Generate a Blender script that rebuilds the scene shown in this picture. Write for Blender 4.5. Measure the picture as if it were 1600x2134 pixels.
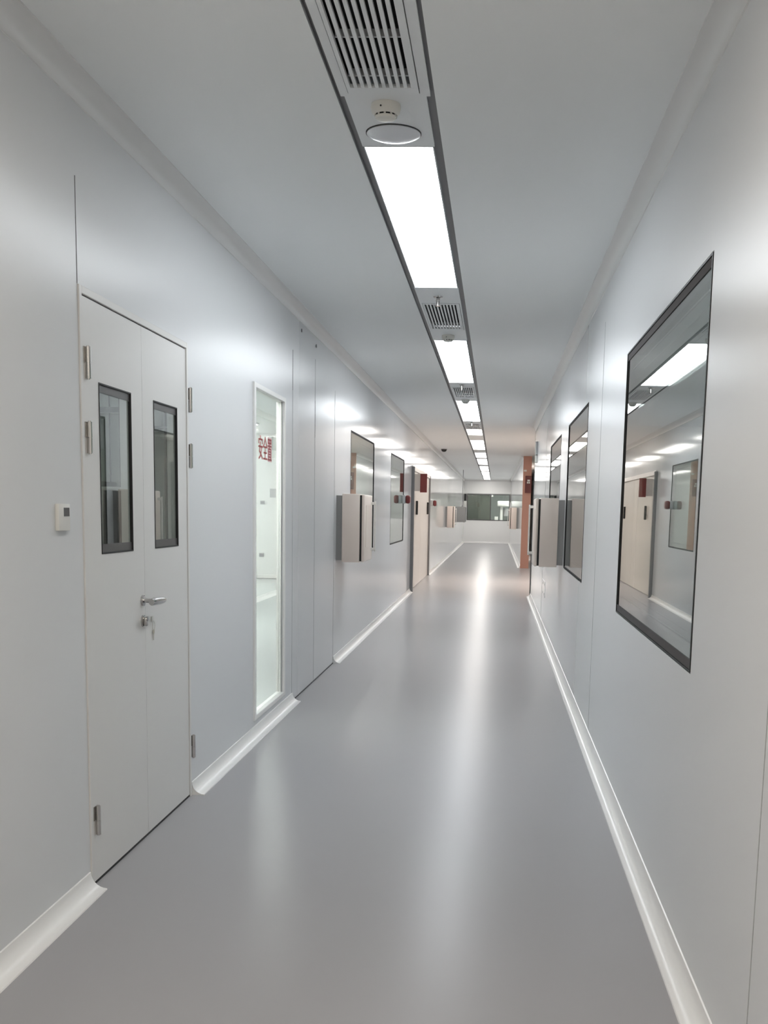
import bpy, bmesh, math, random
from mathutils import Matrix, Vector
random.seed(4)
for o in list(bpy.data.objects): bpy.data.objects.remove(o)
SC = bpy.context.scene
COL = SC.collection
PI = math.pi
YK = 1.3215      # metres of corridor length per layout unit: lengths along the corridor below are in layout units

# ------------------------------------------------------------------ camera
cd = bpy.data.cameras.new('camera'); cam = bpy.data.objects.new('camera', cd); COL.objects.link(cam)
FPX, PX, PY = 2300.0, 894.0, 1398.20
cd.sensor_fit = 'VERTICAL'; cd.sensor_height = 32.0
cd.lens = FPX/2134*32.0
cd.shift_x = -(PX-800)/2134; cd.shift_y = (PY-1067)/2134
cd.clip_start = 0.05; cd.clip_end = 200
cam.matrix_world = Matrix(((0.9979766, -0.0301864, 0.0559591, 0),
                           (0.0597092, 0.1424868, -0.9879941, 0),
                           (0.0218506, 0.9893363, 0.1440009, 1.33),
                           (0, 0, 0, 1)))
SC.camera = cam
# ------------------------------------------------------------------ world, exposure
SC.view_settings.view_transform = 'Standard'; SC.view_settings.look = 'None'
SC.view_settings.gamma = 1; SC.view_settings.use_curve_mapping = False
SC.view_settings.exposure = 1.43
w = bpy.data.worlds.new('world'); SC.world = w; w.use_nodes = True
w.node_tree.nodes['Background'].inputs[0].default_value = (0.8, 0.85, 0.9, 1)
w.node_tree.nodes['Background'].inputs[1].default_value = 0.05
LIGHT = 5.2          # radiance of the troffer diffusers

# ------------------------------------------------------------------ materials
MATS = {}
def mat(name, col, rough=0.5, metal=0.0, spec=0.5, emit=0, ecol=None, trans=0, ior=1.5, coat=0, coat_r=0.05,
        bump=0, bscale=1.0, var=0, vscale=2.0):
    if name in MATS: return MATS[name]
    m = bpy.data.materials.new(name); m.use_nodes = True
    nt = m.node_tree; b = nt.nodes['Principled BSDF']
    b.inputs['Base Color'].default_value = (*col, 1)
    b.inputs['Roughness'].default_value = rough
    b.inputs['Metallic'].default_value = metal
    b.inputs['Specular IOR Level'].default_value = spec
    b.inputs['IOR'].default_value = ior
    b.inputs['Transmission Weight'].default_value = trans
    b.inputs['Coat Weight'].default_value = coat; b.inputs['Coat Roughness'].default_value = coat_r
    if emit:
        b.inputs['Emission Color'].default_value = (*(ecol or (1, 1, 1)), 1)
        b.inputs['Emission Strength'].default_value = emit
    if bump or var:
        tc = nt.nodes.new('ShaderNodeTexCoord')
    if bump:
        n = nt.nodes.new('ShaderNodeTexNoise'); n.inputs['Scale'].default_value = bscale
        n.inputs['Detail'].default_value = 1.5
        nt.links.new(tc.outputs['Object'], n.inputs['Vector'])
        bp = nt.nodes.new('ShaderNodeBump'); bp.inputs['Strength'].default_value = 1.0
        bp.inputs['Distance'].default_value = bump
        nt.links.new(n.outputs['Fac'], bp.inputs['Height'])
        nt.links.new(bp.outputs['Normal'], b.inputs['Normal'])
    if var:
        n2 = nt.nodes.new('ShaderNodeTexNoise'); n2.inputs['Scale'].default_value = vscale
        nt.links.new(tc.outputs['Object'], n2.inputs['Vector'])
        mx = nt.nodes.new('ShaderNodeMix'); mx.data_type = 'RGBA'
        mx.inputs['A'].default_value = (*[c*(1-var) for c in col], 1)
        mx.inputs['B'].default_value = (*[min(1, c*(1+var)) for c in col], 1)
        nt.links.new(n2.outputs['Fac'], mx.inputs['Factor'])
        nt.links.new(mx.outputs['Result'], b.inputs['Base Color'])
    MATS[name] = m; return m

M_WALL = mat('enamelled wall panel', (.745, .755, .765), .14, spec=.14, bump=.0012, bscale=1.3, var=.02, vscale=.7)
def graded_roughness(m, a, b, ya, yb):      # the far panels are glossier than the near ones
    nt = m.node_tree; tc = nt.nodes.new('ShaderNodeTexCoord'); sp = nt.nodes.new('ShaderNodeSeparateXYZ')
    mr = nt.nodes.new('ShaderNodeMapRange'); mr.inputs['From Min'].default_value = ya; mr.inputs['From Max'].default_value = yb
    mr.inputs['To Min'].default_value = a; mr.inputs['To Max'].default_value = b
    nt.links.new(tc.outputs['Object'], sp.inputs[0]); nt.links.new(sp.outputs['Y'], mr.inputs['Value'])
    nt.links.new(mr.outputs['Result'], nt.nodes['Principled BSDF'].inputs['Roughness'])
graded_roughness(M_WALL, .28, .10, 7.5, 13.0)
M_CEIL = mat('matt ceiling panel', (.925, .945, .945), .42, spec=.4, var=.02, vscale=.8)
M_FLOOR = mat('epoxy floor', (.385, .38, .39), .28, spec=.1, bump=.0003, bscale=2.2, var=.03, vscale=.6)
M_COVE = mat('aluminium coving', (.88, .87, .85), .28, spec=.5)
M_COVEC = mat('ceiling coving', (.78, .78, .77), .3, spec=.5)
M_SEAM = mat('joint sealant', (.10, .10, .10), .6)
M_SOFTSEAM = mat('pale joint sealant', (.42, .43, .43), .5)
M_DOOR = mat('door enamel', (.77, .76, .74), .33, spec=.4)
M_STEEL = mat('brushed steel', (.62, .60, .58), .15, metal=1)
M_CHROME = mat('polished chrome', (.50, .49, .48), .14, metal=1)
M_DKFR = mat('dark window band', (.085, .08, .08), .3)
M_BAND = mat('grey printed band', (.13, .125, .125), .9, spec=.05)
M_BLACK = mat('black rubber', (.012, .012, .012), .5)
M_CHAN = mat('grey channel metal', (.19, .19, .197), .45)
M_TRAY = mat('white tray metal', (.84, .86, .87), .4)
M_VOID = mat('dark plenum', (.01, .01, .01), .9)
M_DIFF = mat('lit diffuser', (1, 1, 1), .5, emit=LIGHT, ecol=(.92, .965, 1.0))
M_DIFFW = mat('warm lit diffuser', (1, 1, 1), .5, emit=LIGHT*.85, ecol=(1.0, .955, .905))
M_DIFFE = mat('end diffuser', (1, 1, 1), .5, emit=LIGHT*.95, ecol=(1.0, .965, .92))
M_DIFFN = mat('warm near diffuser', (1, 1, 1), .5, emit=LIGHT*1.15, ecol=(1.0, .91, .80))
M_DIFFR = mat('side room diffuser', (1, 1, 1), .5, emit=14, ecol=(.98, 1.0, .97))
M_DIFFD = mat('dim side room diffuser', (1, 1, 1), .5, emit=3.6, ecol=(.93, 1.0, .96))
M_HALL = mat('warm hall diffuser', (1, 1, 1), .5, emit=12, ecol=(1, .86, .76))
M_GLASS = mat('window glass', (.93, .98, .95), .0, trans=1, ior=1.62)
M_WHITEPL = mat('white plastic', (.78, .77, .73), .35)
M_SMOKE = mat('ivory plastic', (.80, .78, .72), .4)
M_DOME = mat('opal dome', (.80, .82, .86), .25)
M_RED = mat('red enamel', (.22, .035, .03), .35)
M_DKRED = mat('dark red plastic', (.14, .02, .02), .35)
M_TEXTRED = mat('red lettering', (.38, .05, .05), .5)
M_PINK = mat('pink lettering backing', (.88, .6, .6), .5)
M_ORANGE = mat('salmon painted end face', (.58, .31, .235), .45)
M_BEIGE = mat('beige powder coat', (.92, .79, .70), .3)
M_GREYBOX = mat('grey powder coat', (.33, .325, .315), .35)
M_LGREY = mat('light grey plastic', (.42, .42, .42), .4)
M_ROOM = mat('side room wall', (.88, .89, .87), .4)
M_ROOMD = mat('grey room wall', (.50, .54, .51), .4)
M_BLIND = mat('grey green blind', (.33, .36, .31), .6)
M_ROOMF = mat('side room floor', (.50, .53, .52), .3)
M_WARMWALL = mat('side hall wall', (.74, .69, .64), .25)
M_KEY = mat('pale key metal', (.6, .57, .5), .3, metal=1)

# ------------------------------------------------------------------ mesh helpers
def new(): return bmesh.new()
def box(bm, x0, x1, y0, y1, z0, z1, bev=0, seg=2):
    y0 *= YK; y1 *= YK
    t = bmesh.new()
    bmesh.ops.create_cube(t, size=1)
    for v in t.verts:
        v.co = Vector(((x0+x1)/2+v.co.x*(x1-x0), (y0+y1)/2+v.co.y*(y1-y0), (z0+z1)/2+v.co.z*(z1-z0)))
    if bev:
        bmesh.ops.bevel(t, geom=list(t.edges), offset=bev, segments=seg, affect='EDGES', profile=.5)
    merge(bm, t)
def merge(bm, t):
    me = bpy.data.meshes.new('t'); t.to_mesh(me); t.free(); bm.from_mesh(me); bpy.data.meshes.remove(me)
def cyl(bm, p0, p1, r0, r1=None, n=20):
    r1 = r0 if r1 is None else r1
    p0 = Vector(p0); p1 = Vector(p1); p1.y = p0.y*YK+(p1.y-p0.y); p0.y *= YK; d = p1-p0
    t = bmesh.new()
    bmesh.ops.create_cone(t, cap_ends=True, segments=n, radius1=r0, radius2=r1, depth=d.length)
    q = Vector((0, 0, 1)).rotation_difference(d.normalized()).to_matrix().to_4x4()
    bmesh.ops.transform(t, matrix=Matrix.Translation((p0+p1)/2) @ q, verts=t.verts)
    merge(bm, t)
def lathe(bm, c, prof, n=40):          # prof: (r, z) list, axis = Z through c
    rings = []; c = (c[0], c[1]*YK, c[2])
    for r, z in prof:
        if r < 1e-6: rings.append([bm.verts.new((c[0], c[1], c[2]+z))]); continue
        rings.append([bm.verts.new((c[0]+r*math.cos(2*PI*i/n), c[1]+r*math.sin(2*PI*i/n), c[2]+z)) for i in range(n)])
    for a, b in zip(rings, rings[1:]):
        for i in range(n):
            j = (i+1) % n
            if len(a) == 1: bm.faces.new((a[0], b[i], b[j]))
            elif len(b) == 1: bm.faces.new((a[i], b[0], a[j]))
            else: bm.faces.new((a[i], b[i], b[j], a[j]))
def sweep(bm, prof, y0, y1, axis='Y'):  # closed profile of (x,z) extruded along Y (or of (y,z) along X)
    def P(a, b, s): return (a, s*YK, b) if axis == 'Y' else (s, a+Y1*(YK-1), b)
    A = [bm.verts.new(P(a, b, y0)) for a, b in prof]; B = [bm.verts.new(P(a, b, y1)) for a, b in prof]
    n = len(prof)
    for i in range(n):
        j = (i+1) % n; bm.faces.new((A[i], A[j], B[j], B[i]))
    bm.faces.new(A); bm.faces.new(B)
def tube(bm, pts, r, n=10):
    ym = sum(p[1] for p in pts)/len(pts); pts = [Vector((p[0], p[1]+ym*(YK-1), p[2])) for p in pts]; rings = []
    for i, p in enumerate(pts):
        d = (pts[min(i+1, len(pts)-1)]-pts[max(i-1, 0)]).normalized()
        q = Vector((0, 0, 1)).rotation_difference(d).to_matrix()
        rings.append([bm.verts.new(p+q @ Vector((r*math.cos(2*PI*k/n), r*math.sin(2*PI*k/n), 0))) for k in range(n)])
    for a, b in zip(rings, rings[1:]):
        for k in range(n):
            bm.faces.new((a[k], a[(k+1) % n], b[(k+1) % n], b[k]))
    bm.faces.new(rings[0]); bm.faces.new(rings[-1])
def wmat(o):
    if o.parent is None: return o.matrix_basis.copy()
    return wmat(o.parent) @ o.matrix_parent_inverse @ o.matrix_basis
def obj(name, bm, m, parent=None, smooth=False):
    bmesh.ops.recalc_face_normals(bm, faces=bm.faces)
    me = bpy.data.meshes.new(name); bm.to_mesh(me); bm.free(); me.materials.append(m)
    o = bpy.data.objects.new(name, me); COL.objects.link(o)
    if smooth:
        for p in me.polygons: p.use_smooth = True
        try: me.set_sharp_from_angle(angle=math.radians(35))
        except Exception: pass
    if parent is not None:
        o.parent = parent
        o.matrix_parent_inverse = wmat(parent).inverted()
    return o
def struct(name, bm, m, parent=None, smooth=False):
    o = obj(name, bm, m, parent, smooth)
    if parent is None: o['kind'] = 'structure'
    return o
def tag(o, label, cat, group=None):
    o['label'] = label; o['category'] = cat
    if group: o['group'] = group
    return o
def thing(name, loc, label, cat, group=None):
    o = bpy.data.objects.new(name, None); COL.objects.link(o); o.location = (loc[0], loc[1]*YK, loc[2]); o.empty_display_size = .1
    return tag(o, label, cat, group)
def sroot(name, loc, label=None):
    o = bpy.data.objects.new(name, None); COL.objects.link(o); o.location = (loc[0], loc[1]*YK, loc[2]); o.empty_display_size = .1
    o['kind'] = 'structure'
    if label: o['label'] = label
    return o
def copy_tree(r, loc, label, group=None):
    def rec(o, par):
        c = o.copy(); COL.objects.link(c)
        if par is not None: c.parent = par; c.matrix_parent_inverse = o.matrix_parent_inverse.copy()
        for ch in list(o.children): rec(ch, c)
        return c
    n = rec(r, None); n.location = (loc[0], loc[1]*YK, loc[2]); n['label'] = label
    if group: n['group'] = group
    return n
def holes_wall(name, x0, x1, yr, zr, holes, m):   # wall slab along Y with rectangular through openings (y0,y1,z0,z1)
    ys = sorted({yr[0], yr[1], *[h[0] for h in holes], *[h[1] for h in holes]})
    zs = sorted({zr[0], zr[1], *[h[2] for h in holes], *[h[3] for h in holes]})
    def solid(i, j):
        if i < 0 or j < 0 or i >= len(ys)-1 or j >= len(zs)-1: return False
        cy = (ys[i]+ys[i+1])/2; cz = (zs[j]+zs[j+1])/2
        return not any(h[0] < cy < h[1] and h[2] < cz < h[3] for h in holes)
    bm = new()
    def q(*ps): bm.faces.new([bm.verts.new((p[0], p[1]*YK, p[2])) for p in ps])
    for i in range(len(ys)-1):
        for j in range(len(zs)-1):
            if not solid(i, j): continue
            a, b, c, d = ys[i], ys[i+1], zs[j], zs[j+1]
            q((x0, a, c), (x0, b, c), (x0, b, d), (x0, a, d)); q((x1, a, c), (x1, b, c), (x1, b, d), (x1, a, d))
            if not solid(i-1, j): q((x0, a, c), (x1, a, c), (x1, a, d), (x0, a, d))
            if not solid(i+1, j): q((x0, b, c), (x1, b, c), (x1, b, d), (x0, b, d))
            if not solid(i, j-1): q((x0, a, c), (x1, a, c), (x1, b, c), (x0, b, c))
            if not solid(i, j+1): q((x0, a, d), (x1, a, d), (x1, b, d), (x0, b, d))
    bmesh.ops.remove_doubles(bm, verts=bm.verts, dist=1e-5)
    return struct(name, bm, m)

# ------------------------------------------------------------------ room shell
L, R, H, T = -1.37, .585, 2.65, .05
Y0, Y1 = -4.2, 35.8
WB, WT = .87, 2.055
DOORH = (2.745, 3.711, 0, 2.03)
TALL = (4.715, 5.42, .095, 2.02)
LW1 = (7.90, 9.42, WB, WT); LW2 = (10.93, 12.50, WB, WT)
SLID = (13.66, 17.24, 0, 2.02)
RW1 = (2.46, 4.0, WB, WT+.01); RW2 = (5.62, 7.12, WB, WT); RW3 = (7.9, 9.4, WB, WT)
RG0, RG1 = 13.4, 20.2     # opening of the right wall to the side hall
XR2 = .62

bm = new(); box(bm, -6.2, 4.4, Y0-.1, 39.2, -.12, 0); struct('floor', bm, M_FLOOR)
# ceiling: two sheets left and right of the service channel, closed above the slots
SX0, SX1 = -.556, -.236
bm = new()
box(bm, -6.2, SX0, Y0-.1, 39.2, H, H+.08); box(bm, SX1, 4.4, Y0-.1, 39.2, H, H+.08)
box(bm, SX0, SX1, 35.6, 39.2, H, H+.08)
struct('ceiling', bm, M_CEIL)
bm = new()
box(bm, SX0-.001, SX0+.003, Y0, 35.6, H+.002, H+.07); box(bm, SX1-.003, SX1+.001, Y0, 35.6, H+.002, H+.07)
box(bm, SX0, SX0+.04, Y0, 35.6, H+.012, H+.07); box(bm, SX1-.04, SX1, Y0, 35.6, H+.012, H+.07)
struct('trim_1', bm, M_CHAN)
bm = new(); box(bm, SX0-.02, SX1+.02, Y0, 35.6, H+.13, H+.16); struct('trim_2', bm, M_VOID)

holes_wall('wall_left', L-T, L, (Y0, Y1), (0, H), [DOORH, TALL, LW1, LW2, SLID], M_WALL)
holes_wall('wall_right', R, R+T, (Y0, RG0), (0, H), [RW1, RW2, RW3], M_WALL)
bm = new(); box(bm, XR2, XR2+.2, RG1+.015, Y1, 0, H); struct('wall_right_far', bm, M_WALL)
bm = new(); box(bm, XR2, XR2+.2, RG1, RG1+.015, 0, H); struct('trim_3', bm, M_ORANGE)
bm = new(); box(bm, -1.6, 4.4, Y0-.1, Y0, 0, H); struct('wall_back', bm, M_WALL)
# end wall with a window opening x -1.24..0.56, z 0.95..2.06
EW = (-1.235, .575, .955, 2.06)
bm = new()
box(bm, -6.2, EW[0], Y1, Y1+.06, 0, H); box(bm, EW[1], 4.4, Y1, Y1+.06, 0, H)
box(bm, EW[0], EW[1], Y1, Y1+.06, 0, EW[2]); box(bm, EW[0], EW[1], Y1, Y1+.06, EW[3], H)
struct('wall_end', bm, mat('end wall panel', (.94, .93, .91), .3))
# side hall to the right behind the orange wall end
bm = new(); box(bm, 2.3, 2.36, RG0, Y1, 0, H); box(bm, R, 2.36, RG0-.06, RG0, 0, H); struct('wall_side_hall', bm, M_WARMWALL)

# coving profiles (concave quarter)
def cove(xw, zc, sx, sz, r=.055, t=.006, n=7):
    # wall at xw, floor/ceiling at zc; sx = direction into room, sz = direction away from floor/ceiling
    out = [(xw+sx*(r-r*math.sin(a)), zc+sz*(r-r*math.cos(a))) for a in [PI/2*i/n for i in range(n+1)]]
    # runs from (xw+sx*r, zc) to (xw, zc+sz*r)
    return [(xw+sx*(r+t), zc), ] + [(x+sx*t*.7, z+sz*t*.7) for x, z in out] + [(xw, zc+sz*(r+t)), (xw, zc)]
def cove_run(name, xw, zc, sx, sz, segs, m, r=.055):
    bm = new()
    for a, b in segs: sweep(bm, cove(xw, zc, sx, sz, r), a, b)
    return struct(name, bm, m, smooth=True)
cove_run('baseboard_left', L, 0, 1, 1, [(Y0, 2.74), (3.716, 5.655), (7.12, 13.6), (17.3, Y1)], M_COVE)
cove_run('baseboard_right', R, 0, -1, 1, [(Y0, 13.36)], M_COVE)
cove_run('baseboard_right_far', XR2, 0, -1, 1, [(RG1+.016, Y1)], M_COVE)
cove_run('trim_4', L, H, 1, -1, [(Y0, Y1)], M_COVEC, .06)
cove_run('trim_5', R, H, -1, -1, [(Y0, RG0)], M_COVEC, .06)
cove_run('trim_6', XR2, H, -1, -1, [(RG1+.016, Y1)], M_COVEC, .06)
bm = new(); sweep(bm, cove(Y1, 0, -1, 1, .06), L, XR2, 'X'); sweep(bm, cove(Y1, 0, -1, 1, .06), XR2+.2, 2.3, 'X'); struct('baseboard_end', bm, M_COVE, smooth=True)
bm = new(); sweep(bm, cove(Y1, H, -1, -1, .06), L, XR2, 'X'); struct('trim_7', bm, M_COVE, smooth=True)
# lip ends of the left skirting beside the door
# panel joints
k = 8
def joint(x0, x1, y0, y1, z0, z1, m):
    global k
    bm = new(); box(bm, x0, x1, y0, y1, z0, z1); struct('trim_%d' % k, bm, m); k += 1
joint(L, L+.0012, 2.7435, 2.7455, 2.03, 2.36, M_SEAM)
joint(L, L+.0012, 5.638, 5.642, 0.0, 2.36, M_SOFTSEAM)
joint(L, L+.0014, 5.638, 5.642, 2.1, 2.36, M_SEAM)
joint(L, L+.0012, 6.332, 6.337, 0.0, 2.42, M_SOFTSEAM)
joint(L, L+.0014, 6.332, 6.337, 1.85, 2.12, M_SEAM)
joint(L, L+.0012, 7.108, 7.114, 0.0, 2.3, M_LGREY)
joint(L, L+.003, 5.66, 7.115, 0.0, .008, M_SEAM)
joint(R-.0012, R, 1.76, 1.763, .06, 2.3, M_SOFTSEAM)
joint(R-.0012, R, 4.9, 4.904, .06, 2.4, M_SOFTSEAM)
joint(R-.0012, R, 10.2, 10.206, .06, 2.4, M_SOFTSEAM)
joint(L, XR2, Y1-.004, Y1, 2.068, 2.084, M_LGREY)          # joint line over the end window

# ------------------------------------------------------------------ rooms beyond the glass
def room(name, x0, x1, y0, y1, m, skip=()):
    bm = new(); t = .04
    if 'x0' not in skip: box(bm, x0-t, x0, y0-t, y1+t, 0, H)
    if 'x1' not in skip: box(bm, x1, x1+t, y0-t, y1+t, 0, H)
    if 'y0' not in skip: box(bm, x0, x1, y0-t, y0, 0, H)
    if 'y1' not in skip: box(bm, x0, x1, y1, y1+t, 0, H)
    struct(name, bm, m)
room('wall_store', -3.6, L-T, 1.2, 4.42, M_ROOMD, ('x1',))
room('wall_white_room', -5.6, L-T, 4.5, 15.4, M_ROOM, ('x1',))
room('wall_work_room', R+T, 4.2, .4, 12.9, M_ROOMD, ('x0',))
room('wall_end_room', -2.2, 1.6, Y1+.1, 38.6, M_ROOMD, ('y0',))
bm = new(); box(bm, -5.6, L-T, 4.5, 15.4, .0, .004); box(bm, R+T, 4.2, .4, 12.9, 0, .004); struct('floor_side_rooms', bm, M_ROOMF)

# ------------------------------------------------------------------ windows
def side_window(n, xw, s, hole, label):
    """s=+1: wall surface at xw faces +X (left wall); s=-1 faces -X"""
    y0, y1, z0, z1 = hole; e = .004; bd = .038 if n == 1 else .018
    root = sroot('window_%d' % n, (xw, (y0+y1)/2, z0), label)
    def bx(bm, d0, d1, a, b, c, d, bev=0):   # d = depth into wall from surface (negative = proud)
        xs = sorted((xw-s*d0, xw-s*d1)); box(bm, xs[0], xs[1], a, b, c, d, bev)
    bm = new()
    g = .009 if n == 1 else .005
    bx(bm, -.002, .045, y0+e, y0+g+e, z0+e, z1-e); bx(bm, -.002, .045, y1-g-e, y1-e, z0+e, z1-e)
    bx(bm, -.002, .045, y0+g+e, y1-g-e, z1-g*.6-e, z1-e); bx(bm, -.002, .045, y0+g+e, y1-g-e, z0+e, z0+g*.6+e)
    obj('window_frame', bm, M_BLACK, root)
    bm = new()
    bx(bm, .0015, .0038, y0+g+e, y1-g-e, z1-bd, z1-.010); bx(bm, .0015, .0038, y0+g+e, y1-g-e, z0+.010, z0+bd)
    obj('printed_border', bm, M_BAND, root)
    bm = new(); bx(bm, .0305, .033, y0+g+e, y1-g-e, z1-.075, z1-.070); bx(bm, .0305, .033, y0+g+e, y1-g-e, z0+.070, z0+.075)
    obj('inner_bead', bm, M_DKFR, root)
    bm = new(); bx(bm, .004, .010, y0+g+e, y1-g-e, z0+.012, z1-.012); obj('glass_pane', bm, M_GLASS, root)
    bm = new(); bx(bm, .034, .040, y0+g+e, y1-g-e, z0+.012, z1-.012); obj('glass_pane', bm, M_GLASS, root)
    return root
side_window(1, R, -1, RW1, 'large near window in the right wall')
side_window(2, R, -1, RW2, 'window in the right wall behind the near pass box')
side_window(3, R, -1, RW3, 'third window along the right wall')
side_window(4, L, 1, LW1, 'window in the left wall behind the near pass box')
side_window(5, L, 1, LW2, 'window in the left wall before the sliding door')

# tall glass panel with red lettering
root = sroot('window_6', (L, 5.07, .1), 'tall glass escape panel with red lettering')
y0, y1, z0, z1 = TALL
bm = new(); f = .03
box(bm, L-.05, L+.012, y0+.002, y0+f, z0, z1-.002, .003); box(bm, L-.05, L+.012, y1-f, y1-.002, z0, z1-.002, .003)
box(bm, L-.05, L+.012, y0+f, y1-f, z1-f, z1-.002, .003); box(bm, L-.05, L+.012, y0+f, y1-f, z0+.002, z0+f, .003)
obj('window_frame', bm, M_COVE, root)
bm = new(); box(bm, L-.012, L-.002, y1-f-.010, y1-f-.001, z0+f, z1-f); obj('gasket', bm, M_LGREY, root)
bm = new(); box(bm, L-.020, L-.014, y0+f, y1-f-.012, z0+f, z1-f); obj('glass_pane', bm, M_GLASS, root)
cu = bpy.data.curves.new('lettering', 'FONT'); cu.body = '安全置'; cu.size = .1; cu.extrude = .0006
cu.align_x = 'LEFT'
lt = bpy.data.objects.new('lettering', cu); COL.objects.link(lt); cu.materials.append(M_TEXTRED)
lt.matrix_world = Matrix.Translation((L-.0125, 4.872*YK, 1.615)) @ Matrix(((0, 0, 1, 0), (1, 0, 0, 0), (0, 1, 0, 0), (0, 0, 0, 1))) @ Matrix.Diagonal((1.28, 1.5, 1, 1))
bpy.context.view_layer.update()
mw = lt.matrix_world.copy()
dg = bpy.context.evaluated_depsgraph_get()
me = bpy.data.meshes.new_from_object(lt.evaluated_get(dg)); me.transform(mw)
bpy.data.objects.remove(lt)
bm = new(); bm.from_mesh(me); obj('lettering', bm, M_TEXTRED, root)
bm = new(); box(bm, L-.0138, L-.0134, 5.075, 5.165, 1.60, 1.745); obj('lettering_backing', bm, M_PINK, root)

# end window
root = sroot('window_7', (0, Y1, 1), 'wide window in the end wall')
bm = new(); a, b, c, d = EW; g = .03
box(bm, a, a+g, Y1-.01, Y1+.05, c, d); box(bm, b-g, b, Y1-.01, Y1+.05, c, d)
box(bm, a+g, b-g, Y1-.01, Y1+.05, d-g, d); box(bm, a+g, b-g, Y1-.01, Y1+.05, c, c+g)
box(bm, -.245, -.21, Y1-.01, Y1+.05, c+g, d-g)
obj('window_frame', bm, M_DKFR, root)
bm = new(); box(bm, a+g, -.245, Y1+.015, Y1+.021, c+g, d-g); box(bm, -.21, b-g, Y1+.015, Y1+.021, c+g, d-g)
obj('glass_pane', bm, M_GLASS, root)
bm = new(); box(bm, a+g, -.25, Y1+.07, Y1+.085, c, d); b_ = tag(obj('roller_blind', bm, M_BLIND), 'grey green roller blind drawn behind the left half of the end window', 'blind')

# white machine on a bench behind the end window
t = thing('bench_machine', (.2, 37.0, 0), 'white bench microscope machine seen through the right half of the end window', 'machine')
bm = new(); box(bm, .18, .30, 36.8, 37.1, .95, 1.62, .02); obj('column', bm, M_WHITEPL, t, True)
bm = new(); box(bm, .05, .58, 36.7, 37.1, 1.56, 1.80, .05); obj('head', bm, M_WHITEPL, t, True)
bm = new(); box(bm, -.05, .10, 36.7, 37.0, .95, 1.12, .02); obj('base_unit', bm, M_WHITEPL, t, True)
bm = new(); cyl(bm, (.47, 36.9, 1.15), (.47, 36.9, 1.50), .14); obj('stage_housing', bm, M_LGREY, t, True)
t = thing('work_bench', (0, 37.1, 0), 'white work bench under the machine behind the end window', 'bench')
bm = new(); box(bm, -.7, 1.2, 36.5, 37.5, .90, .945, .01); obj('bench_top', bm, M_WHITEPL, t)
for x in (-.62, 1.12):
    for y in (36.58, 37.42):
        bm = new(); box(bm, x-.025, x+.025, y-.025, y+.025, 0, .90); obj('leg', bm, M_LGREY, t)

# ------------------------------------------------------------------ left double door
root = sroot('door_1', (L, 3.228, 0), 'pale double door with two narrow windows in the left wall')
y0, y1, z0, z1 = DOORH
bm = new(); f = .018
box(bm, L-T, L+.006, y0+.001, y0+f, 0, z1-.001, .002); box(bm, L-T, L+.006, y1-f, y1-.001, 0, z1-.001, .002)
box(bm, L-T, L+.006, y0+f, y1-f, z1-.026, z1-.001, .002)
obj('door_frame', bm, M_DOOR, root)
YS = 3.232
W1 = (2.876, 3.130, 1.153, 1.738); W2 = (3.338, 3.585, 1.153, 1.738)
def leaf(a, b, win):
    bm = new(); x0, x1 = L-.045, L+.001; zb, zt = .010, z1-.031
    box(bm, x0, x1, a, win[0], zb, zt); box(bm, x0, x1, win[1], b, zb, zt)
    box(bm, x0, x1, win[0], win[1], zb, win[2]); box(bm, x0, x1, win[0], win[1], win[3], zt)
    o = obj('door_leaf', bm, M_DOOR, root)
    bm = new(); g = .005
    box(bm, x1-.012, x1+.002, win[0]-.001, win[0]+g*.6, win[2], win[3]); box(bm, x1-.012, x1+.002, win[1]-g*.6, win[1]+.001, win[2], win[3])
    box(bm, x1-.012, x1+.002, win[0]+g*.6, win[1]-g*.6, win[3]-g, win[3]); box(bm, x1-.012, x1+.002, win[0]+g*.6, win[1]-g*.6, win[2], win[2]+g)
    obj('vision_frame', bm, M_BLACK, o)
    bm = new(); box(bm, x1-.005, x1-.0035, win[0]+g*.6, win[1]-g*.6, win[3]-.032, win[3]-g); box(bm, x1-.005, x1-.0035, win[0]+g*.6, win[1]-g*.6, win[2]+g, win[2]+.034)
    obj('printed_border', bm, M_DKFR, o)
    bm = new(); box(bm, x1-.010, x1-.006, win[0]+g*.6, win[1]-g*.6, win[2]+g, win[3]-g); obj('vision_glass', bm, M_GLASS, o)
    return o
leafA = leaf(y0+f+.002, YS-.001, W1); leafB = leaf(YS+.001, y1-f-.002, W2)
bm = new(); box(bm, L-.03, L-.003, y0+f+.003, y1-f-.003, z1-.0305, z1-.0265); obj('head_gap', bm, M_BLACK, root)
bm = new(); box(bm, L-.04, L+.0015, y0+f, y1-f, .001, .0095); obj('bottom_gap', bm, M_BLACK, root)  # black strip painted in for the dark gap under the leaves
for yy in (2.787, 3.722):
    for zz in (.178, 1.494, 1.737):
        s = 1 if yy < 3 else -1
        bm = new(); r = .0085; xx = L+.011
        cyl(bm, (xx, yy, zz), (xx, yy, zz+.0495), r, n=24); cyl(bm, (xx, yy, zz+.0515), (xx, yy, zz+.103), r, n=24)
        cyl(bm, (xx, yy, zz-.003), (xx, yy, zz), r*.6); cyl(bm, (xx, yy, zz+.103), (xx, yy, zz+.106), r*.6)
        box(bm, L+.001, L+.004, yy-.022/YK, yy+.004, zz+.052, zz+.102); box(bm, L+.001, L+.004, yy-.004, yy+.016, zz, zz+.049)
        cyl(bm, (xx, yy, zz+.0495), (xx, yy, zz+.0515), r*.8)
        obj('hinge', bm, M_STEEL, root, True)
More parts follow.
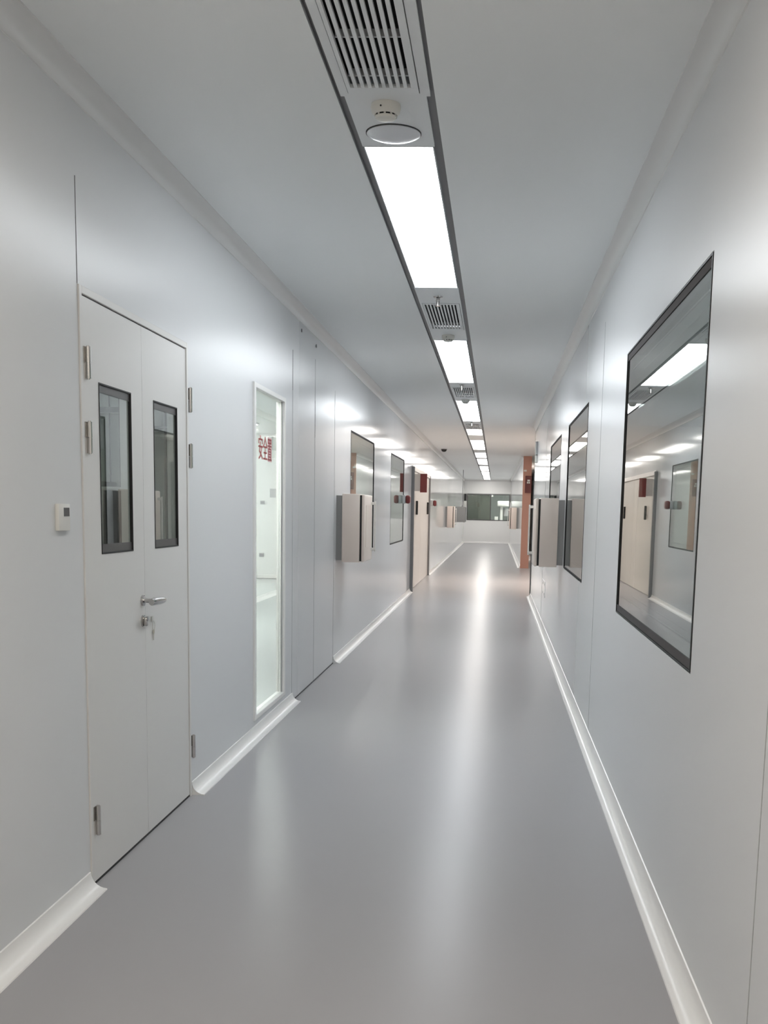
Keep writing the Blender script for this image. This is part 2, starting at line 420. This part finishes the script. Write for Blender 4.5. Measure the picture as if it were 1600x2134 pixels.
# lever handle
h = bpy.data.objects.new('lever_handle', None); COL.objects.link(h); h.parent = root
h.matrix_parent_inverse = root.matrix_basis.inverted(); h.location = (L, 3.21*YK, .955)
bm = new(); cyl(bm, (L+.001, 3.205, .957), (L+.009, 3.205, .957), .021, n=32); cyl(bm, (L+.009, 3.205, .957), (L+.042, 3.205, .957), .009)
obj('handle_rose', bm, M_CHROME, h, True)
bm = new()
st = [(3.180, .013, .011), (3.185, .015, .012), (3.22, .0155, .012), (3.26, .0155, .010), (3.29, .0135, .009), (3.312, .010, .007), (3.326, .003, .003)]
rings = []
for yy, hz, hx in st:
    rings.append([bm.verts.new((L+.048+hx*math.cos(2*PI*i/16), yy*YK, .954-(yy-3.188)*.04+hz*math.sin(2*PI*i/16))) for i in range(16)])
for a, b in zip(rings, rings[1:]):
    for i in range(16): bm.faces.new((a[i], a[(i+1) % 16], b[(i+1) % 16], b[i]))
bm.faces.new(rings[0]); bm.faces.new(rings[-1])
obj('lever', bm, M_CHROME, h, True)
bm = new()
cyl(bm, (L+.001, 3.207, .876), (L+.007, 3.207, .876), .024, n=32); box(bm, L+.006, L+.020, 3.1995, 3.2145, .856, .890, .004)
cyl(bm, (L+.006, 3.207, .885), (L+.022, 3.207, .885), .009)
obj('lock_cylinder', bm, M_CHROME, root, True)
# keys hanging on the door
t = thing('key_bunch', (L, 3.30, .85), 'small bunch of keys hanging beside the lock of the double door', 'keys')
bm = new(); box(bm, L+.0015, L+.004, 3.288, 3.306, .862, .884, .002); obj('key_hook', bm, M_WHITEPL, t)
bm = new()
pts = [(L+.007, 3.298+.013*math.sin(a), .845+.019*math.cos(a)) for a in [2*PI*i/24 for i in range(25)]]
tube(bm, pts, .0010, 6); obj('key_ring', bm, M_KEY, t, True)
bm = new(); box(bm, L+.005, L+.007, 3.294, 3.303, .812, .830, .003); box(bm, L+.005, L+.007, 3.2965, 3.3005, .787, .814); obj('key', bm, M_KEY, t)
# switch plate
t = thing('wall_switch', (L, 2.605, 1.283), 'small white control plate with a dark display left of the double door', 'switch')
bm = new(); box(bm, L, L+.013, 2.570, 2.640, 1.241, 1.325, .002); obj('switch_plate', bm, M_WHITEPL, t, True)
bm = new(); box(bm, L+.0125, L+.0138, 2.600, 2.634, 1.286, 1.313); obj('display', bm, M_DKFR, t)

# ------------------------------------------------------------------ store room seen through the door windows
bm = new(); box(bm, -1.985, -1.955, 4.385, 4.42, 0, 2.4); struct('trim_%d' % k, bm, M_DKFR); k += 1
bm = new(); box(bm, -2.6, -1.985, 4.40, 4.42, 1.80, 1.83); box(bm, -1.90, -1.43, 4.40, 4.42, 1.725, 1.735); box(bm, -1.752, -1.745, 4.40, 4.42, .3, 2.3); box(bm, -2.05, -2.047, 4.41, 4.42, .3, 2.3)
struct('trim_%d' % k, bm, M_CHAN); k += 1
t = thing('storage_locker', (-2.15, 4.2, 0), 'grey steel locker seen low through the left window of the double door', 'locker')
bm = new(); box(bm, -2.5, -2.0, 4.05, 4.38, .0, 1.44, .004); obj('locker_body', bm, M_GREYBOX, t)
for q in range(3):
    bm = new(); box(bm, -2.495+.165*q, -2.335+.165*q, 4.042, 4.049, .05, 1.41, .002); obj('locker_door', bm, M_GREYBOX, t)
t = thing('push_trolley', (-1.75, 4.0, 0), 'white tube frame of a trolley seen through the right window of the double door', 'trolley')
bm = new(); tube(bm, [(-1.72, 4.0, .02), (-1.70, 4.0, .6), (-1.685, 4.0, 1.30), (-1.695, 4.0, 1.37), (-1.72, 4.0, 1.395), (-1.80, 4.0, 1.40), (-1.9, 4.0, 1.40)], .009)
tube(bm, [(-1.9, 4.0, 1.40), (-1.91, 4.0, 1.0), (-1.91, 4.0, .02)], .009); obj('trolley_frame', bm, M_WHITEPL, t, True)
bm = new(); box(bm, -1.9, -1.72, 3.7, 4.25, .85, .88, .005); obj('trolley_shelf', bm, M_LGREY, t)

# ------------------------------------------------------------------ white room details
t = thing('socket_plate', (-4.29, 15.4, 1.41), 'small grey socket plate high on the far wall behind the tall glass panel', 'socket')
bm = new(); box(bm, -4.34, -4.25, 15.385, 15.4, 1.37, 1.44, .003); obj('plate', bm, M_LGREY, t)
bm = new(); box(bm, -4.33, -4.26, 15.382, 15.386, 1.385, 1.425); obj('socket_face', bm, M_CHAN, t)
t = copy_tree(t, (-4.31, 15.4, .45), 'small grey socket plate low on the far wall behind the tall glass panel')
bm = new(); box(bm, -4.16, -4.0, 15.385, 15.4, 1.5, 1.66, .003); tag(obj('notice_board', bm, M_LGREY), 'pale grey notice plate on the far wall behind the tall glass panel', 'board')
bm = new(); box(bm, -5.6, -1.5, 15.37, 15.4, .02, .08); struct('baseboard_white_room', bm, M_COVE)

# ------------------------------------------------------------------ sliding door on the left
root = sroot('door_2', (L, 15.4, 0), 'wide pale sliding door with dark posts in the left wall')
y0, y1, z0, z1 = SLID
for (a, b) in ((13.60, 13.66), (17.24, 17.29)):
    bm = new(); box(bm, L-.03, L+.05 if a < 15 else L+.03, a, b, 0, z1, .006); obj('door_post', bm, M_CHAN, root)
bm = new(); box(bm, L-T, L+.02, y0, y1, z1-.05, z1+.02, .003); obj('head_rail', bm, M_COVE, root)
for (a, b, hy) in ((y0, 15.445, 14.49), (15.455, y1, 16.82)):
    bm = new(); box(bm, L-.04, L-.005, a, b, .01, z1-.055, .002); o = obj('door_leaf', bm, mat('sliding leaf enamel', (.70, .67, .63), .25), root)
    bm = new(); box(bm, L-.006, L+.032, hy-.02, hy+.02, 1.25, 1.485, .008); obj('pull_handle', bm, M_BLACK, o)

# ------------------------------------------------------------------ right jamb before the side hall
root = sroot('door_3', (R, 13.38, 0), 'dark jamb at the end of the near right wall')
bm = new(); box(bm, R-.008, R+.06, RG0-.02, RG0+.03, 0, 2.0, .003); obj('door_post', bm, M_CHAN, root)
bm = new(); box(bm, R-.012, R-.007, RG0-.018, RG0-.004, 0, 2.0); obj('edge_seal', bm, M_BLACK, root)
t = thing('wall_sensor', (R, 12.6, 2.2), 'small grey sensor box high on the right wall above the dark jamb', 'sensor')
bm = new(); box(bm, R-.03, R, 12.5, 12.7, 2.17, 2.36, .005); obj('sensor_body', bm, M_LGREY, t)
bm = new(); box(bm, R-.03, R, 12.55, 12.65, 2.06, 2.165, .004); obj('sensor_base', bm, M_WHITEPL, t)

# ------------------------------------------------------------------ pass boxes
def pass_box(xw, s, y, label):
    """s=+1 sticks out towards +X from wall surface xw"""
    t = thing('pass_box', (xw, y, .87), label, 'pass box', 'pass boxes along the corridor walls')
    def bx(bm, d0, d1, a, b, c, d, bev=0, seg=2):
        xs = sorted((xw+s*d0, xw+s*d1)); box(bm, xs[0], xs[1], y+a, y+b, c, d, bev, seg)
    bm = new(); bx(bm, 0, .052, .015, .43, .885, 1.44); obj('wall_collar', bm, M_GREYBOX, t)
    bm = new(); bx(bm, .052, .205, 0, .45, .87, 1.455, .006); obj('housing', bm, M_BEIGE, t, True)
    bm = new(); bx(bm, .2045, .221, .010, .440, .880, 1.445); obj('door_gasket', bm, M_BLACK, t)
    bm = new(); bx(bm, .221, .247, .004, .446, .874, 1.451, .010, 3); dr = obj('hatch_door', bm, M_BEIGE, t, True)
    bm = new(); bx(bm, .2465, .250, .07, .38, 1.0, 1.36); obj('hatch_panel', bm, M_BEIGE, dr)
    bm = new()
    for zz in (.97, 1.38): bx(bm, .246, .290, .380, .400, zz-.012, zz+.012, .003)
    bx(bm, .276, .290, .382, .398, .95, 1.40, .003); obj('hatch_handle', bm, M_WHITEPL, dr)
    return t
pass_box(L, 1, 7.2, 'beige pass box on the left wall in front of the first left window')
pass_box(R, -1, 7.22, 'beige pass box on the right wall beyond the large window')
pass_box(L, 1, 22.9, 'small far beige pass box on the left wall beyond the sliding door')
pass_box(XR2, -1, 23.0, 'small far pass box on the right wall beyond the salmon wall end')
t = thing('wall_cabinet', (L, 27.4, .95), 'grey cabinet with a thin conduit on the far left wall beside the end window', 'cabinet')
bm = new(); box(bm, L, -.985, 27.3, 27.7, .97, 1.47, .01); obj('cabinet_body', bm, M_GREYBOX, t)
bm = new(); box(bm, -.985, -.97, 27.32, 27.68, .99, 1.45, .003); obj('cabinet_door', bm, M_CHAN, t)
bm = new(); cyl(bm, (-1.09, 27.5, 1.47), (-1.09, 27.5, 1.52), .03, .012); cyl(bm, (-1.09, 27.5, 1.5), (-1.09, 27.5, 2.65), .009); obj('conduit', bm, M_CHAN, t)

# end wall panels
def endpanel(x0, x1, z0, z1, zw, label):
    t = thing('access_panel', ((x0+x1)/2, Y1, z0), label, 'control panel')
    bm = new(); box(bm, x0, x1, Y1-.03, Y1, zw, z1, .004); obj('panel_housing', bm, M_WHITEPL, t)
    bm = new(); box(bm, x0+.006, x1-.006, Y1-.036, Y1-.03, z0, z1-.006); obj('panel_screen', bm, M_BLACK, t)
endpanel(-1.36, -1.245, 1.76, 2.06, 1.56, 'dark control panel left of the end window')
endpanel(.59, .617, 1.76, 2.06, 1.7, 'dark control panel right of the end window')

# ------------------------------------------------------------------ alarm boxes and red signs
def alarm(y, label):
    t = thing('fire_alarm', (L, y, 1.48), label, 'alarm', 'round fronted fire alarms on the left wall')
    bm = new(); box(bm, L, L+.045, y, y+.11, 1.42, 1.54, .006); obj('alarm_base', bm, M_LGREY, t, True)
    bm = new(); box(bm, L+.045, L+.115, y, y+.11, 1.42, 1.54, .028, 5); obj('alarm_cover', bm, M_DKRED, t, True)
alarm(12.30, 'dark red alarm box on the left wall just before the sliding door')
alarm(17.75, 'dark red alarm box on the left wall just beyond the sliding door')
t = thing('projecting_sign', (L, 14.0, 1.77), 'red plate on a pale bracket projecting over the sliding door', 'sign')
bm = new(); box(bm, L, -1.262, 13.985, 14.0, 1.64, 1.92, .002); obj('sign_bracket', bm, M_WARMWALL, t)
bm = new(); box(bm, -1.262, -1.15, 13.975, 14.01, 1.62, 1.925, .003); obj('sign_plate', bm, M_RED, t)
t = thing('wall_sign', (.73, RG1, 1.98), 'dark red plate with small white labels on the salmon wall end', 'sign')
bm = new(); box(bm, .675, .825, RG1-.03, RG1, 1.79, 2.19, .003); obj('sign_plate', bm, M_DKRED, t)
bm = new(); box(bm, .725, .785, RG1-.034, RG1-.03, 2.06, 2.10); box(bm, .715, .745, RG1-.034, RG1-.03, 2.01, 2.05); box(bm, .755, .785, RG1-.034, RG1-.03, 2.01, 2.05); obj('sign_label', bm, M_WHITEPL, t)
t = thing('notice_card', (.65, RG1, 2.3), 'tiny white card on the salmon wall end above the red plate', 'card')
bm = new(); box(bm, .635, .70, RG1-.01, RG1, 2.29, 2.33); obj('card', bm, M_WHITEPL, t)

# socket on the right wall
t = thing('power_socket', (R, 9.8, .38), 'double power socket low on the right wall', 'socket')
bm = new(); box(bm, R-.003, R, 9.55, 10.1, .37, .55); obj('socket_plate', bm, M_WALL, t)
for yy in (9.68, 9.93):
    for zz in (.405, .515):
        bm = new(); box(bm, R-.0042, R-.003, yy-.035, yy+.02, zz-.012, zz+.012); obj('socket_slot', bm, M_BLACK, t)
for i, (yy, zz) in enumerate(((5.88, 2.533), (6.35, 2.519))):
    bm = new(); cyl(bm, (L, yy, zz), (L+.006, yy, zz), .012, n=12)
    tag(obj('wall_rivet', bm, M_CHAN), ('nearer' if i == 0 else 'farther')+' of two tiny rivets high on the left wall beyond the tall glass panel', 'rivet', 'rivets high on the left wall')

# ------------------------------------------------------------------ ceiling channel fittings
CX0, CX1 = -.530, -.264            # tray inner edges
LIGHTS = [(-3.4, -1.2, 3), (-.2, 1.75, 3), (3.235, 5.19, 0), (6.75, 8.92, 0), (10.37, 12.66, 0), (13.9, 14.93, 1), (16.03, 18.38, 1),
          (19.4, 21.1, 1), (21.7, 24.1, 1), (25.15, 27.8, 1), (28.5, 31.5, 2), (32.1, 35.3, 2)]
names = ['lit ceiling panel behind the camera, rearmost', 'lit ceiling panel overhead before the nearest air grille', 'lit ceiling panel after the dome lamp, largest in view',
         'second lit ceiling panel, beyond the first sprinkler', 'third lit ceiling panel from the front', 'short fourth lit ceiling panel from the front',
         'fifth lit ceiling panel from the front', 'sixth lit ceiling panel from the front', 'seventh lit ceiling panel from the front',
         'eighth lit ceiling panel from the front', 'ninth lit ceiling panel from the front', 'last lit ceiling panel before the end wall']
for (a, b, wm), nm in zip(LIGHTS, names):
    t = thing('ceiling_light', (-.397, (a+b)/2, H), nm, 'ceiling light', 'lit panels in the ceiling channel')
    x0, x1 = CX0+.008, CX1-.008
    bm = new(); f = .004
    box(bm, x0-.004, x0, a, b, H-.001, H+.05); box(bm, x1, x1+.004, a, b, H-.001, H+.05)
    box(bm, x0, x1, a, a+f, H-.001, H+.05); box(bm, x0, x1, b-f, b, H-.001, H+.05)
    obj('light_frame', bm, M_TRAY, t)
    bm = new(); box(bm, x0, x1, a+f, b-f, H+.002, H+.012); obj('diffuser', bm, (M_DIFF, M_DIFFW, M_DIFFE, M_DIFFN)[wm], t)
# white tray segments
GR = [(2.02, 2.80, -.500, -.297, 9), (5.60, 6.32, -.503, -.288, 10), (9.26, 10.02, -.50, -.29, 10), (13.02, 13.78, -.50, -.29, 10)]
def tray(a, b, x0=CX0, x1=CX1, hole=None):
    global k
    bm = new()
    if hole is None: box(bm, x0, x1, a, b, H, H+.012)
    else:
        c, d, p, q = hole
        box(bm, x0, x1, a, c, H, H+.012); box(bm, x0, x1, d, b, H, H+.012)
        box(bm, x0, p, c, d, H, H+.012); box(bm, q, x1, c, d, H, H+.012)
    struct('trim_%d' % k, bm, M_TRAY); k += 1
tray(-1.2, -.2); tray(1.75, 2.86, SX0+.014, SX1-.014, (1.98, 2.84, -.515, -.282)); tray(2.86, 3.235)
tray(5.19, 6.75, hole=(5.57, 6.36, -.517, -.274)); tray(8.92, 10.37, hole=(9.22, 10.06, -.514, -.276)); tray(12.66, 13.9, hole=(12.98, 13.8, -.514, -.276))
for a, b in ((14.93, 16.03), (18.38, 19.4), (21.1, 21.7), (24.1, 25.15), (27.8, 28.5), (31.5, 32.1), (35.3, 35.6)): tray(a, b)
gl = ['largest slotted air grille in the ceiling channel, at the top of the view', 'slotted air grille after the first sprinkler, second from the front',
      'third slotted air grille in the ceiling channel from the front', 'fourth and farthest slotted air grille in the ceiling channel']
hl = [(1.98, 2.84, -.515, -.282), (5.57, 6.36, -.517, -.274), (9.22, 10.06, -.514, -.276), (12.98, 13.8, -.514, -.276)]
for (a, b, x0, x1, n), (c, d, p, q), nm in zip(GR, hl, gl):
    t = thing('air_grille', ((x0+x1)/2, (a+b)/2, H), nm, 'air grille', 'air grilles in the ceiling channel')
    bm = new(); e = .003
    box(bm, p+e, x0, c+e, d-e, H-.003, H+.01); box(bm, x1, q-e, c+e, d-e, H-.003, H+.01)
    box(bm, x0, x1, c+e, a, H-.003, H+.01); box(bm, x0, x1, b, d-e, H-.003, H+.01)
    obj('grille_frame', bm, M_TRAY, t)
    bm = new(); pit = (x1-x0)/(n)
    for i in range(n):
        xs = x0+pit*(i+.52); box(bm, xs, xs+pit*.5, a, b, H-.002, H+.008)
    obj('slats', bm, M_TRAY, t)
    yy = b-.04
    while yy > a:
        bm = new(); box(bm, x0, x1, yy-.004, yy+.004, H+.014, H+.034); yy -= .215 if a < 3 else 9
        obj('cross_bar', bm, M_TRAY, t)
    bm = new(); box(bm, p, q, c, d, H+.05, H+.06); obj('dark_backing', bm, M_VOID, t)
# smoke detectors
def smoke(y, label, first=[None]):
    if first[0] is None:
        t = thing('smoke_detector', (-.402, y, H), label, 'smoke detector', 'smoke detectors in the ceiling channel')
        c = (-.402, y, H)
        bm = new(); lathe(bm, c, [(0, 0), (.048, 0), (.050, -.012), (.046, -.027), (.038, -.034)]); obj('detector_base', bm, M_SMOKE, t, True)
        bm = new(); lathe(bm, c, [(0, -.030), (.033, -.030), (.033, -.040), (0, -.040)]); obj('sensor_slots', bm, M_BLACK, t, True)
        bm = new(); lathe(bm, c, [(0, -.038), (.036, -.038), (.032, -.045), (.015, -.049), (0, -.050)])
        for i in range(10):
            aa = 2*PI*(i+.5)/10
            x, yy = c[0]+.0345*math.cos(aa), c[1]+.0345*math.sin(aa)/YK
            cyl(bm, (x, yy, H-.040), (x, yy, H-.031), .0035, n=8)
        obj('detector_cap', bm, M_SMOKE, t, True)
        bm = new(); cyl(bm, (c[0]-.012, y-.0465/YK, H-.018), (c[0]-.012, y-.0465/YK-.0025, H-.019), .003, n=8); obj('indicator', bm, M_BLACK, t)
        first[0] = t; return t
    return copy_tree(first[0], (-.402, y, H), label)
smoke(2.915, 'ivory smoke detector beside the largest air grille')
smoke(6.56, 'smoke detector behind the second air grille')
smoke(10.25, 'smoke detector behind the third air grille')
t = thing('dome_lamp', (-.40, 3.13, H), 'unlit opal dome lamp between the nearest smoke detector and lit panel', 'lamp')
c = (-.402, 3.125, H)
bm = new(); lathe(bm, c, [(0, 0), (.0985, 0), (.0985, -.003), (.096, -.003)], 64); obj('lamp_rim', bm, M_BLACK, t, True)
bm = new(); lathe(bm, (c[0], c[1]+.003, H), [(.0955, 0), (.0955, -.004), (.08, -.011), (.055, -.017), (.028, -.020), (0, -.021)], 64); obj('lamp_dome', bm, M_DOME, t, True)
# sprinklers
def sprinkler(y, label, first=[None]):
    if first[0] is None:
        t = thing('sprinkler', (-.40, y, H), label, 'sprinkler', 'sprinklers in the ceiling channel')
        bm = new(); lathe(bm, (-.40, y, H), [(0, 0), (.030, 0), (.028, -.006), (.012, -.012), (.012, -.02), (0, -.02)], 24); obj('escutcheon', bm, M_CHROME, t, True)
        bm = new(); cyl(bm, (-.40, y, H-.02), (-.40, y, H-.055), .007); cyl(bm, (-.412, y, H-.02), (-.405, y, H-.055), .002, n=8); cyl(bm, (-.388, y, H-.02), (-.395, y, H-.055), .002, n=8)
        cyl(bm, (-.40, y, H-.055), (-.40, y, H-.057), .018); obj('sprinkler_head', bm, M_STEEL, t, True)
        first[0] = t; return
    copy_tree(first[0], (-.40, y, H), label)
sprinkler(5.40, 'sprinkler head between the largest lit panel and the second air grille')
sprinkler(9.05, 'sprinkler head between the second lit panel and the third air grille')
sprinkler(12.8, 'sprinkler head between the third lit panel and the fourth air grille')
t = thing('dome_camera', (-1.16, 18.4, H), 'small black dome camera on the ceiling near the far left wall', 'camera')
bm = new(); lathe(bm, (-1.16, 18.4, H), [(0, 0), (.06, 0), (.06, -.02), (.045, -.05), (0, -.065)], 24); obj('camera_dome', bm, M_BLACK, t, True)
bm = new(); lathe(bm, (-1.16, 18.4, H), [(0, 0.0), (.07, 0), (.07, -.008), (.058, -.008)], 24); obj('camera_base', bm, M_LGREY, t, True)

# ------------------------------------------------------------------ lamps of the other rooms, some unseen and added to brighten them
def room_light(x0, x1, y0, y1, m, label):
    t = thing('room_light', ((x0+x1)/2, (y0+y1)/2, H), label, 'ceiling light')
    bm = new(); box(bm, x0, x1, y0, y1, H-.03, H-.001, .004); obj('light_frame', bm, M_TRAY, t)
    bm = new(); box(bm, x0+.02, x1-.02, y0+.02, y1-.02, H-.034, H-.0305); obj('diffuser', bm, m, t)
room_light(-5.2, -3.82, 12.9, 13.5, M_DIFFR, 'lit ceiling panel seen through the tall glass panel')
room_light(-3.6, -2.4, 8.8, 9.4, M_DIFFR, 'unseen lit panel added to brighten the left room')  # extra lamp out of view, fills the left room with light
room_light(-2.7, -1.7, 4.56, 4.95, M_DIFFR, 'unseen lit panel added to brighten the frame of the tall glass panel')  # lamp added out of view to light the reveal of the tall glass
room_light(-3.1, -2.1, 2.4, 2.7, M_DIFFD, 'dim lit panel on the ceiling of the store behind the double door')
room_light(2.0, 3.2, 2.6, 3.2, M_DIFFD, 'unseen lit panel added to brighten the right work room near the large window')  # added lamp, keeps the room behind the large window from going dark
room_light(2.0, 3.2, 7.6, 8.2, M_DIFFD, 'unseen lit panel added to brighten the right work room farther on')  # second added lamp, behind the farther right windows
room_light(-.2, 1.2, 36.0, 36.5, mat('added bench diffuser', (1, 1, 1), .5, emit=5.5), 'unseen lit panel added to light the machine behind the end window')  # added above the view to light the bench machine
room_light(1.1, 1.7, 15.2, 16.4, M_HALL, 'warm lit ceiling panel in the side hall before the salmon wall end')
room_light(1.2, 1.7, 24, 25.2, M_HALL, 'warm lit ceiling panel deep in the side hall')
